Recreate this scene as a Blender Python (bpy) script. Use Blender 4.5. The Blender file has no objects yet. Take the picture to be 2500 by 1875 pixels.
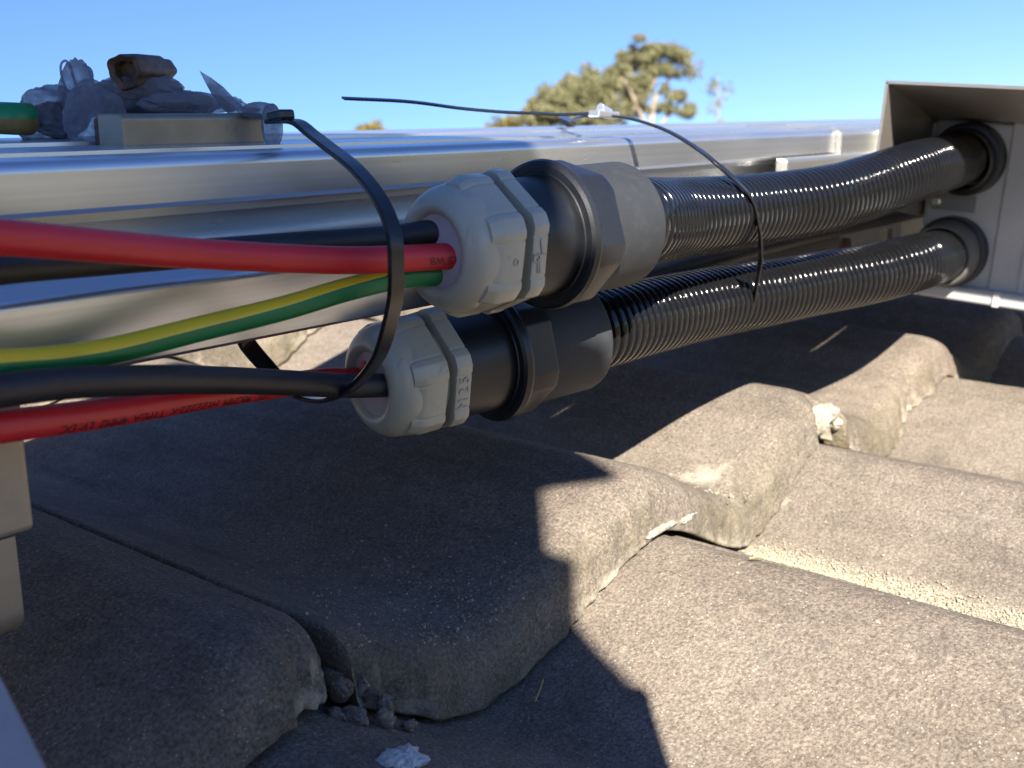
import bpy, bmesh, math, random
import numpy as np
from math import radians, sin, cos, pi, sqrt, atan2, asin
from mathutils import Vector, Matrix

# ------------------------------------------------------------------ frames
# The roof frame: X along the rail, Y uphill away from the camera, Z the roof's normal, camera at its origin.
THETA = radians(12.0)                       # pitch of the roof
RM = Matrix.Translation((0, 0, 4.6)) @ Matrix.Rotation(THETA, 4, 'X')
R3 = RM.to_3x3()
F, CX, CY = 2712.5, 1250.0, 937.5
P, H = radians(14.0), radians(38.88)
fw = np.array([cos(H)*cos(P), sin(H)*cos(P), -sin(P)])
rt = np.array([sin(H), -cos(H), 0.0])
up = np.array([cos(H)*sin(P), sin(H)*sin(P), cos(P)])
def ray(x, y): return fw + rt*(x-CX)/F + up*(CY-y)/F
def at(x, y, d): return ray(x, y)*d
def on_y(x, y, Y): q = ray(x, y); return q*(Y/q[1])
def on_z(x, y, Z): q = ray(x, y); return q*(Z/q[2])
def on_x(x, y, X): q = ray(x, y); return q*(X/q[0])

SC = bpy.context.scene
C = SC.collection
# ------------------------------------------------------------------ camera
cd = bpy.data.cameras.new('camera'); cam = bpy.data.objects.new('camera', cd); C.objects.link(cam)
cd.sensor_fit = 'HORIZONTAL'; cd.sensor_width = 36.0
cd.lens = 36.0*F/2500.0
cd.clip_start = 0.01; cd.clip_end = 3000
cm = Matrix((( rt[0], up[0], -fw[0], 0), (rt[1], up[1], -fw[1], 0), (rt[2], up[2], -fw[2], 0), (0, 0, 0, 1)))
cam.matrix_world = RM @ cm
cd.dof.use_dof = True; cd.dof.focus_distance = 0.315; cd.dof.aperture_fstop = 23.0
SC.camera = cam
# ------------------------------------------------------------------ light
L = np.array([0.675, 0.690, -0.785]); L /= np.linalg.norm(L)          # travel of sunlight, roof frame
S = (R3 @ Vector(-L)).normalized()
EL = asin(S.z); AZ = atan2(S.x, S.y)
w = bpy.data.worlds.new('World'); SC.world = w; w.use_nodes = True
nt = w.node_tree
sky = nt.nodes.new('ShaderNodeTexSky'); sky.sky_type = 'NISHITA'; sky.sun_disc = False
sky.sun_elevation = EL; sky.sun_rotation = AZ
sky.air_density = 1.0; sky.dust_density = 0.0; sky.ozone_density = 3.5; sky.altitude = 300
tint = nt.nodes.new('ShaderNodeMix'); tint.data_type = 'RGBA'; tint.blend_type = 'MULTIPLY'; tint.inputs[0].default_value = 1.0
tint.inputs[7].default_value = (.80, .97, 1.36, 1)
nt.links.new(sky.outputs[0], tint.inputs[6]); nt.links.new(tint.outputs[2], nt.nodes['Background'].inputs[0])
nt.nodes['Background'].inputs[1].default_value = 0.040
sl = bpy.data.lights.new('sun', 'SUN'); sl.energy = 5.0; sl.angle = radians(0.53); sl.color = (1.0, 0.92, 0.80)
so = bpy.data.objects.new('sun', sl); C.objects.link(so)
so.rotation_euler = S.to_track_quat('Z', 'Y').to_euler(); so.location = (0, 0, 30)
SC.view_settings.view_transform = 'Standard'; SC.view_settings.look = 'None'
SC.view_settings.exposure = 1.75; SC.view_settings.gamma = 1.0

rng = np.random.default_rng(7)
random.seed(7)
# ------------------------------------------------------------------ helpers
def mesh(name, verts, faces, mats, midx=None, smooth=True, sharp=None):
    m = bpy.data.meshes.new(name)
    v = np.asarray(verts, float).reshape(-1, 3)
    if isinstance(faces, np.ndarray):
        n, k = faces.shape
        m.vertices.add(len(v)); m.vertices.foreach_set('co', v.ravel())
        m.loops.add(n*k); m.loops.foreach_set('vertex_index', faces.ravel().astype(np.int32))
        m.polygons.add(n); m.polygons.foreach_set('loop_start', np.arange(0, n*k, k, dtype=np.int32))
        m.polygons.foreach_set('loop_total', np.full(n, k, dtype=np.int32))
        m.update(calc_edges=True); m.validate()
    else:
        m.from_pydata([tuple(q) for q in v], [], faces); m.update()
    if not isinstance(mats, (list, tuple)): mats = [mats]
    for mm in mats: m.materials.append(mm)
    if midx is not None: m.polygons.foreach_set('material_index', np.asarray(midx, np.int32))
    m.polygons.foreach_set('use_smooth', np.full(len(m.polygons), bool(smooth)))
    if smooth and sharp: m.set_sharp_from_angle(angle=radians(sharp))
    return m
def link(name, data, base, parent=None, roof=True):
    o = bpy.data.objects.new(name, data); C.objects.link(o)
    if parent is not None: o.parent = parent
    elif roof:
        o.location = RM @ Vector(base); o.rotation_euler = (THETA, 0, 0)
    else: o.location = base
    return o
def tag(o, label=None, cat=None, group=None, kind=None):
    if label: o['label'] = label
    if cat: o['category'] = cat
    if group: o['group'] = group
    if kind: o['kind'] = kind
    return o
BASE = {}
def empty(name, base, label, cat, group=None, roof=True):
    o = link(name, None, base, None, roof); o.empty_display_size = 0.01
    BASE[o.name] = np.array(base, float)
    return tag(o, label, cat, group)
def root_base(p):
    while p.parent is not None: p = p.parent
    return BASE[p.name]
def solid(name, vf, mats, parent=None, base=None, midx=None, smooth=True, sharp=35, roof=True):
    v, f = vf; v = np.asarray(v, float).reshape(-1, 3)
    if parent is not None: b = root_base(parent)
    else: b = np.array(base if base is not None else [*v.mean(0)[:2], v[:, 2].min()], float)
    o = link(name, mesh(name, v-b, f, mats, midx, smooth, sharp), b, parent, roof)
    if parent is None: BASE[o.name] = b
    return o
def join(*parts):
    V, Fs, n = [], [], 0
    for v, f in parts:
        v = np.asarray(v, float).reshape(-1, 3); V.append(v)
        Fs += [tuple(int(i)+n for i in q) for q in f]; n += len(v)
    return np.vstack(V), Fs
def frame(d):
    d = np.array(d, float); d /= np.linalg.norm(d)
    u = np.array([0, 0, 1.])-d*d[2]; u /= np.linalg.norm(u)
    return d, -np.cross(u, d), u            # along, towards the camera side, up
def grid_faces(n, m, wrap):
    F_ = []
    for i in range(n-1):
        for j in range(m if wrap else m-1):
            a, b = i*m+j, i*m+(j+1) % m
            F_.append((a, b, b+m, a+m))
    return F_
def lathe(prof, A, d, seg=96, rfn=None, cap0=True, cap1=True):
    """profile [(s, r)] turned round the axis; rfn(angle, r, s) may bend the radius."""
    d, e, u = frame(d); A = np.asarray(A, float); V = []
    for s, r in prof:
        for j in range(seg):
            t = 2*pi*j/seg; rr = rfn(t, r, s) if rfn else r
            V.append(A+d*s+rr*(cos(t)*e+sin(t)*u))
    Fs = [q[::-1] for q in grid_faces(len(prof), seg, True)]
    Fs = [tuple(q) for q in Fs]
    if cap0: Fs.append(tuple(range(seg)))
    if cap1: Fs.append(tuple(range((len(prof)-1)*seg, len(prof)*seg))[::-1])
    return np.array(V), Fs
def spline(pts, n):
    pts = np.asarray(pts, float); k = len(pts)
    ext = np.vstack([2*pts[0]-pts[1], pts, 2*pts[-1]-pts[-2]])
    T = np.zeros(k+2)
    for i in range(1, k+2): T[i] = T[i-1]+max(1e-9, np.linalg.norm(ext[i, :3]-ext[i-1, :3])**0.5)
    out = []
    for i in range(1, k):
        p0, p1, p2, p3 = ext[i-1:i+3]; t0, t1, t2, t3 = T[i-1:i+3]
        for t in np.linspace(t1, t2, 24, endpoint=(i == k-1)):
            a1 = (t1-t)/(t1-t0)*p0+(t-t0)/(t1-t0)*p1; a2 = (t2-t)/(t2-t1)*p1+(t-t1)/(t2-t1)*p2
            a3 = (t3-t)/(t3-t2)*p2+(t-t2)/(t3-t2)*p3
            b1 = (t2-t)/(t2-t0)*a1+(t-t0)/(t2-t0)*a2; b2 = (t3-t)/(t3-t1)*a2+(t-t1)/(t3-t1)*a3
            out.append((t2-t)/(t2-t1)*b1+(t-t1)/(t2-t1)*b2)
    out = np.array(out)
    s = np.concatenate([[0], np.cumsum(np.linalg.norm(np.diff(out[:, :3], axis=0), axis=1))])
    q = np.linspace(0, s[-1], n)
    return np.stack([np.interp(q, s, out[:, c]) for c in range(out.shape[1])], 1), q
def tube(path, r, seg=28, cap=True, tw=None):
    """path Nx3; r number or array; returns verts, faces and the frames used."""
    path = np.asarray(path, float); n = len(path)
    tg = np.gradient(path, axis=0); tg /= np.linalg.norm(tg, axis=1)[:, None]
    r = np.broadcast_to(np.asarray(r, float), (n,))
    V = np.zeros((n, seg, 3)); fr = []
    for i in range(n):
        d, e, u = frame(tg[i]) if abs(tg[i][2]) < .98 else (tg[i], np.array([0, -1., 0]), np.array([1., 0, 0]))
        fr.append((e, u))
        t = 2*pi*np.arange(seg)/seg+(0 if tw is None else tw[i])
        V[i] = path[i]+r[i]*(np.cos(t)[:, None]*e+np.sin(t)[:, None]*u)
    a = np.arange(n-1)[:, None]*seg; j = np.arange(seg)[None, :]
    Q = np.stack([a+j, a+seg+j, a+seg+(j+1) % seg, a+(j+1) % seg], -1).reshape(-1, 4)
    Fs = [tuple(q) for q in Q.tolist()]
    if cap: Fs += [tuple(range(seg)), tuple(range((n-1)*seg, n*seg))[::-1]]
    return V.reshape(-1, 3), Fs, fr
def box(x0, x1, y0, y1, z0, z1):
    v = [(x, y, z) for z in (z0, z1) for y in (y0, y1) for x in (x0, x1)]
    f = [(0, 2, 3, 1), (4, 5, 7, 6), (0, 1, 5, 4), (2, 6, 7, 3), (0, 4, 6, 2), (1, 3, 7, 5)]
    return np.array(v, float), f
def prism(poly, x0, x1):
    """a (y, z) outline pushed along X."""
    n = len(poly)
    v = [(x0, y, z) for y, z in poly]+[(x1, y, z) for y, z in poly]
    f = [(i, (i+1) % n, n+(i+1) % n, n+i) for i in range(n)]+[tuple(range(n))[::-1], tuple(range(n, 2*n))]
    return np.array(v, float), f
def bevel(o, wd, seg=2, ang=40):
    m = o.modifiers.new('bevel', 'BEVEL'); m.width = wd; m.segments = seg; m.limit_method = 'ANGLE'; m.angle_limit = radians(ang)
    m.harden_normals = False
    return o
def ribbon(pts, wdir, wd, th, n=120):
    p, s = spline(pts, n); tg = np.gradient(p, axis=0); tg /= np.linalg.norm(tg, axis=1)[:, None]
    V = []
    wdir = np.asarray(wdir, float)
    for i in range(n):
        wv = wdir if wdir.ndim == 1 else wdir[min(len(wdir)-1, int(i*len(wdir)/n))]
        b = wv-tg[i]*np.dot(wv, tg[i]); b /= np.linalg.norm(b); nn = np.cross(tg[i], b)
        for a, c in ((-1, -1), (-.86, -1.0), (.86, -1.0), (1, -1), (1, 1), (.86, 1.0), (-.86, 1.0), (-1, 1)):
            tt = th/2*(1 if abs(a) < .9 else .55)
            V.append(p[i]+b*a*wd/2+nn*c*tt)
    Fs = grid_faces(n, 8, True)+[tuple(range(8))[::-1], tuple(range((n-1)*8, n*8))]
    return np.array(V), Fs
def vnoise(x, y, seed=0):
    """value noise, numpy arrays in cells."""
    xi, yi = np.floor(x).astype(np.int64), np.floor(y).astype(np.int64); fx, fy = x-xi, y-yi
    fx, fy = fx*fx*(3-2*fx), fy*fy*(3-2*fy)
    def hsh(a, b):
        h_ = (a*374761393+b*668265263+seed*2147483647) & 0xffffffff
        h_ = ((h_ ^ (h_ >> 13))*1274126177) & 0xffffffff
        return ((h_ ^ (h_ >> 16)) & 0xffff)/65535.0
    return (hsh(xi, yi)*(1-fx)+hsh(xi+1, yi)*fx)*(1-fy)+(hsh(xi, yi+1)*(1-fx)+hsh(xi+1, yi+1)*fx)*fy-.5
def fbm(x, y, seed=0, o=4):
    s, a = 0, 1.0
    for k in range(o): s = s+a*vnoise(x*2**k+k*17.3, y*2**k-k*9.1, seed+k); a *= .5
    return s

# ------------------------------------------------------------------ materials
class MT:
    def __init__(s, name):
        s.m = bpy.data.materials.new(name); s.m.use_nodes = True; s.t = s.m.node_tree; s.b = s.t.nodes['Principled BSDF']
    def n(s, kind, **kw):
        q = s.t.nodes.new(kind)
        for k, v in kw.items():
            if k in q.inputs: q.inputs[k].default_value = v
            else: setattr(q, k, v)
        return q
    def l(s, a, b): s.t.links.new(a, b)
    def set(s, **kw):
        for k, v in kw.items(): s.b.inputs[k.replace('_', ' ')].default_value = v
        return s
    def coord(s, scale=(1, 1, 1)):
        tc = s.n('ShaderNodeTexCoord'); mp = s.n('ShaderNodeMapping'); mp.inputs['Scale'].default_value = scale
        s.l(tc.outputs['Object'], mp.inputs['Vector']); return mp.outputs[0]
    def noise(s, co, scale, detail=4, rough=.55):
        q = s.n('ShaderNodeTexNoise', Scale=scale, Detail=detail, Roughness=rough); s.l(co, q.inputs['Vector']); return q.outputs['Fac']
    def ramp(s, fac, stops):
        q = s.n('ShaderNodeValToRGB'); cr = q.color_ramp
        while len(cr.elements) < len(stops): cr.elements.new(.5)
        for e, (p_, c_) in zip(cr.elements, stops):
            e.position = p_; e.color = (*c_, 1) if isinstance(c_, tuple) else (c_, c_, c_, 1)
        s.l(fac, q.inputs[0]); return q.outputs[0]
    def mix(s, fac, a, b, mode='MIX'):
        q = s.n('ShaderNodeMix', data_type='RGBA', blend_type=mode)
        for v, i in ((fac, 0), (a, 6), (b, 7)):
            if isinstance(v, (float, int)): q.inputs[i].default_value = v
            elif isinstance(v, tuple): q.inputs[i].default_value = (*v, 1)
            else: s.l(v, q.inputs[i])
        return q.outputs[2]
    def bump(s, hgt, strength, dist, prev=None):
        q = s.n('ShaderNodeBump', Strength=strength, Distance=dist); s.l(hgt, q.inputs['Height'])
        if prev is not None: s.l(prev, q.inputs['Normal'])
        return q.outputs[0]
def plain(name, col, rough, metallic=0.0, spec=.5, speck=0.0, bscale=900, bstr=.0, bdist=.0002, dust=None, dscale=120, scuff=0):
    t = MT(name).set(Roughness=rough, Metallic=metallic, Specular_IOR_Level=spec)
    co = t.coord(); c_ = None
    nz = t.noise(co, dscale, 5)
    lo = tuple(max(0, v*(1-speck)) for v in col); hi = tuple(min(1, v*(1+speck)) for v in col)
    c_ = t.ramp(nz, [(.3, lo), (.7, hi)])
    if dust:
        n2 = t.noise(co, dscale*5, 6, .7); f2 = t.ramp(n2, [(.50, 0.0), (.78, dust[1])])
        c_ = t.mix(f2, c_, dust[0])
        rr = t.n('ShaderNodeMapRange'); rr.inputs[3].default_value = rough; rr.inputs[4].default_value = min(1, rough+.35)
        t.l(f2, rr.inputs[0]); t.l(rr.outputs[0], t.b.inputs['Roughness'])
    if scuff:                                  # fine rubbed streaks and grime
        n3 = t.noise(t.coord((1, 6, 1)), 160, 6, .75); n4 = t.noise(co, 55, 5, .7)
        f3 = t.mix(1.0, t.ramp(n3, [(.56, 0.0), (.70, 1.0)]), t.ramp(n4, [(.45, 0.0), (.62, scuff)]), 'MULTIPLY')
        c_ = t.mix(f3, c_, tuple(v*.45+.02 for v in col))
    t.l(c_, t.b.inputs['Base Color'])
    if bstr: t.l(t.bump(t.noise(co, bscale, 4), bstr, bdist), t.b.inputs['Normal'])
    return t.m
def concrete(name):
    t = MT(name).set(Roughness=.92, Specular_IOR_Level=.25)
    co = t.coord()
    big = t.noise(co, 22, 5, .6); mid = t.noise(co, 150, 5, .6); fine = t.noise(co, 950, 4, .75)
    c0 = t.ramp(big, [(.28, (.138, .116, .095)), (.55, (.168, .143, .119)), (.75, (.192, .166, .140))])
    c1 = t.mix(.8, c0, t.ramp(mid, [(.28, .84), (.50, 1.0), (.72, 1.14)]), 'MULTIPLY')
    c2 = t.mix(.75, c1, t.ramp(fine, [(.36, .42), (.5, 1.0), (.62, 1.6)]), 'MULTIPLY')
    vo = t.n('ShaderNodeTexVoronoi', Scale=760); t.l(co, vo.inputs['Vector'])
    sp = t.ramp(vo.outputs['Distance'], [(.13, 1.0), (.24, 0.0)])
    keep = t.ramp(t.noise(co, 420, 2), [(.48, 0.0), (.60, .80)])
    spk = t.mix(1.0, sp, keep, 'MULTIPLY')
    c3 = t.mix(spk, c2, (.50, .46, .40))
    strk = t.noise(t.coord((55, 6, 20)), 1.0, 5, .65)                      # runoff stains down the slope
    c3 = t.mix(.8, c3, t.ramp(strk, [(.32, .74), (.5, 1.0), (.7, 1.10)]), 'MULTIPLY')
    dark = t.ramp(t.noise(co, 34, 7, .7), [(.56, 0.0), (.70, .45)])         # grey algae patches
    c3 = t.mix(dark, c3, (.062, .060, .050))
    oi = t.n('ShaderNodeObjectInfo'); c3 = t.mix(1.0, c3, t.ramp(oi.outputs['Random'], [(0, (.93, .93, .94)), (1, (1.07, 1.04, 1.01))]), 'MULTIPLY')
    lich = t.ramp(t.noise(co, 60, 8, .75), [(.64, 0.0), (.72, .50)])
    c4 = t.mix(lich, c3, (.34, .30, .235))
    # broken faces at the nose and the mortar on it, kept in a colour attribute of the mesh
    at_ = t.n('ShaderNodeAttribute', attribute_name='wear')
    sep = t.n('ShaderNodeSeparateColor'); t.l(at_.outputs['Color'], sep.inputs[0])
    c5 = t.mix(sep.outputs[0], c4, t.mix(.6, t.ramp(mid, [(.3, (.44, .40, .31)), (.7, (.60, .55, .44))]), t.ramp(fine, [(.3, .6), (.6, 1.1)]), 'MULTIPLY'))
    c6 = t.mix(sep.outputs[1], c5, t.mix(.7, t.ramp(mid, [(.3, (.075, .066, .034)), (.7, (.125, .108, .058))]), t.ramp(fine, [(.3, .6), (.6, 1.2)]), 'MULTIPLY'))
    t.l(c6, t.b.inputs['Base Color'])
    n1 = t.bump(t.noise(co, 430, 5, .65), .75, .0011)
    n2 = t.bump(t.noise(co, 1500, 3, .6), .45, .0005, n1)
    n3 = t.bump(spk, .3, .0003, n2)
    t.l(n3, t.b.inputs['Normal']); return t.m
def brushed(name, col, r0, r1, streak=.16, bstr=.10):
    t = MT(name).set(Metallic=1.0)
    co = t.coord((1.2, 150, 190)); co2 = t.coord((12, 40, 40))
    a = t.noise(co, 3.0, 2, .5); b = t.noise(co2, 1.5, 3, .5)
    c_ = t.mix(1.0, t.ramp(a, [(.25, tuple(v*(1-streak) for v in col)), (.75, tuple(min(1, v*(1+streak)) for v in col))]), t.ramp(b, [(.2, .965), (.8, 1.0)]), 'MULTIPLY')
    t.l(c_, t.b.inputs['Base Color'])
    mr = t.n('ShaderNodeMapRange'); mr.inputs[1].default_value = .25; mr.inputs[2].default_value = .75
    mr.inputs[3].default_value = r0; mr.inputs[4].default_value = r1
    t.l(b, mr.inputs[0]); t.l(mr.outputs[0], t.b.inputs['Roughness'])
    if bstr: t.l(t.bump(a, bstr, .00012), t.b.inputs['Normal'])
    t.b.inputs['Metallic'].default_value = .90
    return t.m
M = {}
M['tile'] = concrete('weathered_concrete')
M['mortar'] = plain('pale_mortar', (.34, .31, .245), .95, speck=.25, bscale=500, bstr=.9, bdist=.002, dscale=300)
M['lichen'] = plain('white_lichen', (.62, .63, .60), .95, speck=.3, bscale=800, bstr=.9, bdist=.002, dscale=700)
M['grit'] = plain('sandy_grit', (.34, .30, .22), .95, speck=.45, dscale=900)
M['straw'] = plain('dry_straw', (.45, .30, .13), .8, speck=.2)
M['sark'] = plain('dark_underlay', (.02, .02, .02), .9)
M['alu'] = brushed('mill_aluminium', (.70, .71, .73), .24, .36, .09, .0)
M['alu_dull'] = brushed('dull_aluminium', (.62, .61, .57), .36, .5, .12, .0)
M['steel_beige'] = plain('galvanised_bracket', (.42, .37, .29), .5, metallic=.55, speck=.08, bscale=500, bstr=.15, scuff=.8, dust=((.42, .38, .30), .5))
M['plate'] = plain('grey_painted_plate', (.36, .36, .37), .5, speck=.06, bscale=1200, bstr=.3)
M['gland'] = plain('light_grey_nylon', (.385, .375, .305), .28, scuff=.7, speck=.03, bscale=160, bstr=.05, dscale=60)
M['gland_shade'] = plain('embossed_shade_nylon', (.34, .345, .31), .4, speck=.03)  # gland nylon darkened: the shade of the cut marks is in the colour
M['seal'] = plain('pale_seal_rubber', (.42, .36, .385), .6, speck=.05, bscale=700, bstr=.12)
M['blk'] = plain('black_moulded_plastic', (.010, .0115, .015), .38, speck=.1, dust=((.07, .07, .07), .06), dscale=150, bscale=1500, bstr=.25, bdist=.0001)
M['sleeve'] = plain('dusty_black_rubber', (.028, .031, .0355), .60, spec=.3, speck=.12, dust=((.075, .075, .073), .25), dscale=60, bscale=1800, bstr=.35, bdist=.0001)
M['collar'] = plain('sunlit_tone_collar', (.11, .11, .108), .6, spec=.3, speck=.1)  # sleeve black lightened: the sunlight on the collar is in the colour
M['hose'] = plain('glossy_black_conduit', (.006, .0062, .0072), .085, spec=.36, speck=.1)
M['red'] = plain('red_cable_jacket', (.60, .020, .028), .42, scuff=.5, speck=.06, bscale=1200, bstr=.08, dscale=80)
M['blackcab'] = plain('black_cable_jacket', (.017, .017, .020), .50, speck=.1, dust=((.12, .12, .11), .14), dscale=90)
M['green'] = plain('green_earth_jacket', (.005, .185, .055), .40, speck=.06)
M['yellow'] = plain('yellow_earth_jacket', (.80, .60, .016), .40, speck=.05)
M['ink'] = plain('black_ink', (.02, .012, .012), .5)
M['tie'] = plain('black_cable_tie', (.011, .011, .012), .26, speck=.1, bscale=600, bstr=.05)
M['box'] = plain('light_grey_enclosure', (.44, .45, .46), .42, scuff=.6, speck=.04, bscale=300, bstr=.04, dscale=40)
M['label'] = plain('grey_label', (.22, .23, .235), .5, speck=.06)
M['hood'] = plain('aluminium_shroud', (.36, .335, .30), .38, scuff=.6, metallic=.7, speck=.06, dscale=60, bscale=500, bstr=.05)
M['rust'] = plain('dark_rusty_brass', (.10, .058, .034), .6, metallic=.4, speck=.4, bscale=500, bstr=.5, bdist=.001, dscale=200)
M['bark'] = plain('pale_gum_bark', (.30, .24, .175), .9, speck=.25, dscale=1.5)
M['skin'] = plain('skin', (.45, .26, .19), .55)
M['shirt'] = plain('dark_blue_workshirt', (.03, .045, .09), .9)
M['trouser'] = plain('grey_work_trousers', (.07, .07, .065), .9)
M['hair'] = plain('brown_hair', (.05, .03, .02), .6)
M['glassblk'] = plain('black_phone', (.015, .015, .017), .15)
M['ground'] = plain('dry_grass_ground', (.12, .11, .055), .95, speck=.35, dscale=.4)
def wrapmat():
    t = MT('cloudy_plastic_film').set(Roughness=.35, Base_Color=(.29, .28, .33, 1))
    co = t.coord(); nz = t.noise(co, 160, 5, .6)
    tr = t.n('ShaderNodeBsdfTransparent'); tl = t.n('ShaderNodeBsdfTranslucent'); tl.inputs[0].default_value = (.36, .37, .42, 1)
    m1 = t.n('ShaderNodeMixShader', Fac=.35); t.l(t.b.outputs[0], m1.inputs[1]); t.l(tl.outputs[0], m1.inputs[2])
    m2 = t.n('ShaderNodeMixShader'); t.l(t.ramp(nz, [(.35, .12), (.65, .48)]), m2.inputs[0])
    t.l(m1.outputs[0], m2.inputs[1]); t.l(tr.outputs[0], m2.inputs[2])
    t.l(t.bump(t.noise(t.coord((1, 1, 3.5)), 240, 5, .65), .8, .0025), t.b.inputs['Normal'])
    t.l(m2.outputs[0], t.t.nodes['Material Output'].inputs[0]); return t.m
M['wrap'] = wrapmat()
def leafmat(name, a, b):
    t = MT(name).set(Roughness=.6, Specular_IOR_Level=.3)
    g = t.n('ShaderNodeNewGeometry')
    t.l(t.ramp(g.outputs['Random Per Island'], [(0, a), (1, b)]), t.b.inputs['Base Color']); return t.m
M['leaf'] = leafmat('gum_leaves', (.105, .108, .052), (.24, .225, .115))
M['leaf2'] = leafmat('yellowish_leaves', (.12, .10, .03), (.22, .18, .06))

# ------------------------------------------------------------------ ground and roof
gv = np.array([(x, y, 0) for y in (-2500, 2500) for x in (-2500, 2500)], float)
tag(link('ground', mesh('ground', gv, [(0, 1, 3, 2)], M['ground']), (0, 0, 0), None, False), kind='structure')

J0, JT, YN, GA, TH = .180, .171, .184, .301, .0205   # one side joint, one nose line, gauge, thickness
ZC = -.121                                # crest height
SL, UPK = .003, TH*1.04             # a tile lies nearly level; every course is one thickness higher
def prof(p_):
    """height of the rolled section at p_ metres right of a tile's left joint (crests at .130 and .262, pans at .040 and .195)."""
    p_ = np.mod(p_, .3); out = np.zeros_like(p_)
    ks = [(-.034, 0), (.038, -.025), (.130, 0), (.195, -.026), (.266, 0), (.338, -.025)]
    for (a_, ha), (b_, hb) in zip(ks[:-1], ks[1:]):
        t_ = np.clip((p_-a_)/(b_-a_), 0, 1); t_ = .35*t_+.65*t_*t_*(3-2*t_)
        out = np.where((p_ >= a_) & (p_ < b_), ha+(hb-ha)*t_, out)
    return out
def tile_mesh(name, jx, yn, nx=90, ny=100, seed=1, chips=(), pale=(), lift=0.0, skew=0.0, gapl=.0016, sand=None):
    """one tile, .3 wide, its nose at yn, in roof coordinates; the nose face is part of the sheet so that it can be rough."""
    W, LN = .2990-gapl, GA+.055
    xs = np.concatenate([[0, .0008, .0018], np.linspace(.0035, W-.0035, nx), [W-.0018, W-.0008, W]])
    ys = np.concatenate([np.linspace(0, .0022, 12), .0022+(.020-.0022)*np.linspace(0, 1, 16)[1:]**1.4, .020+(LN-.020)*np.linspace(0, 1, ny)[1:]])
    Xg, Ug = np.meshgrid(jx+gapl+xs, ys, indexing='ij')
    jag = .0016*fbm(Xg*40, Xg*0+seed*3.1, seed)+.0010*fbm(Xg*220, Xg*0, seed+5)
    for cx, cw, cdp in chips:
        jag = jag+cdp*np.clip(1-np.abs(Xg-cx)/cw, 0, 1)**.6*(1+.6*fbm(Xg*300, Xg*0, seed+9))
    pf_ = prof(Xg-J0)
    # the nose: a rough upright face, then a small rounding into the top
    f1 = np.clip(1-Ug/.0022, 0, 1); f2 = np.clip(1-(Ug-.0022)/.0150, 0, 1)
    drop = np.where(Ug < .0022, TH*(.52+.44*f1), TH*.52*(1-np.sqrt(np.clip(1-f2**2, 0, 1))))
    z = ZC+pf_-SL*Ug+lift-drop
    fade = np.clip(1-Ug/.10, 0, 1)
    rough_ = np.clip(1-Ug/.006, 0, 1)*(.0011*fbm(Xg*240, z*240, seed+21)+.0005*fbm(Xg*800, z*800, seed+22))
    Y = yn+Ug+jag*fade+skew*(Xg-jx)+rough_
    edge = np.minimum(xs, W-xs); er = np.clip(1-edge/.0030, 0, 1)[:, None]
    z = z-.0020*(1-np.sqrt(np.clip(1-er**2, 0, 1)))*np.clip(Ug/.004, 0, 1)
    top = np.clip(Ug/.004, 0, 1)
    z = z+top*(.0007*fbm(Xg*12, Y*12, seed+2)+.0003*fbm(Xg*80, Y*80, seed+3)+.00022*fbm(Xg*420, Y*420, seed+4))
    zb = np.minimum(ZC+pf_-SL*Ug-TH*.985+lift, z-.0006)
    n, m = Xg.shape
    top_ = np.stack([Xg, Y, z], -1).reshape(-1, 3); bot = np.stack([Xg, Y+.0004, zb], -1).reshape(-1, 3)
    idx = np.arange(n*m).reshape(n, m); N = n*m
    a = idx[:-1, :-1].ravel(); b = idx[1:, :-1].ravel(); c_ = idx[1:, 1:].ravel(); d_ = idx[:-1, 1:].ravel()
    fs = [np.stack([a, b, c_, d_], 1), np.stack([a+N, d_+N, c_+N, b+N], 1)]
    def skirt(e, flip):
        p_, q_ = e[:-1], e[1:]
        s_ = np.stack([p_, p_+N, q_+N, q_], 1); fs.append(s_[:, ::-1] if flip else s_)
    skirt(idx[:, 0], False); skirt(idx[:, -1], True); skirt(idx[0, :], True); skirt(idx[-1, :], False)
    V = np.vstack([top_, bot]); Fc = np.vstack(fs)
    # wear colours: R pale mortar, sand and lichen, G mossy brown at the nose
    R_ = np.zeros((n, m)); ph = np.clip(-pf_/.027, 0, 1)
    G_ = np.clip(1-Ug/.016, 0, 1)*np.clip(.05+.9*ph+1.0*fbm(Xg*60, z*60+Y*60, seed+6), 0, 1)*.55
    for px_, py_, pr_ in pale:
        rr = np.sqrt((Xg-px_)**2+((Y-py_))**2)/pr_+.9*fbm(Xg*140, Y*140, seed+8)+.5*fbm(Xg*600, Y*600, seed+8)
        R_ = np.maximum(R_, np.clip(1.15-rr, 0, 1)*.5)
    for cx, cw, cdp in chips:
        k_ = np.clip(1.15-np.abs(Xg-cx)/cw, 0, 1)*np.clip(1-Ug/.003, 0, 1)
        R_ = np.maximum(R_, np.clip(k_*1.5*(.35+1.7*fbm(Xg*200, z*200, seed+11)), 0, .5))
    crumb = np.clip(1-Ug/.0009, 0, 1)*np.clip(2.2*fbm(Xg*55, Xg*0, seed+13)+.55*fbm(Xg*500, Xg*0, seed+14), 0, 1)
    R_ = np.maximum(R_, crumb*.6)
    if sand is not None:
        sx, sw = sand; k_ = np.clip(1-np.abs(Xg-sx-.002*fbm(Y*40, Y*0, 5))/sw, 0, 1)
        R_ = np.maximum(R_, np.clip(k_*(1.0+1.5*fbm(Xg*160, Y*80, seed+15)+.8*fbm(Xg*700, Y*700, seed+16)), 0, .62))
    ve = ph**6*.16*np.clip(.4+2.2*fbm(Xg*60, Y*14, seed+12), 0, 1)
    R_ = np.maximum(R_, ve)
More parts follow.
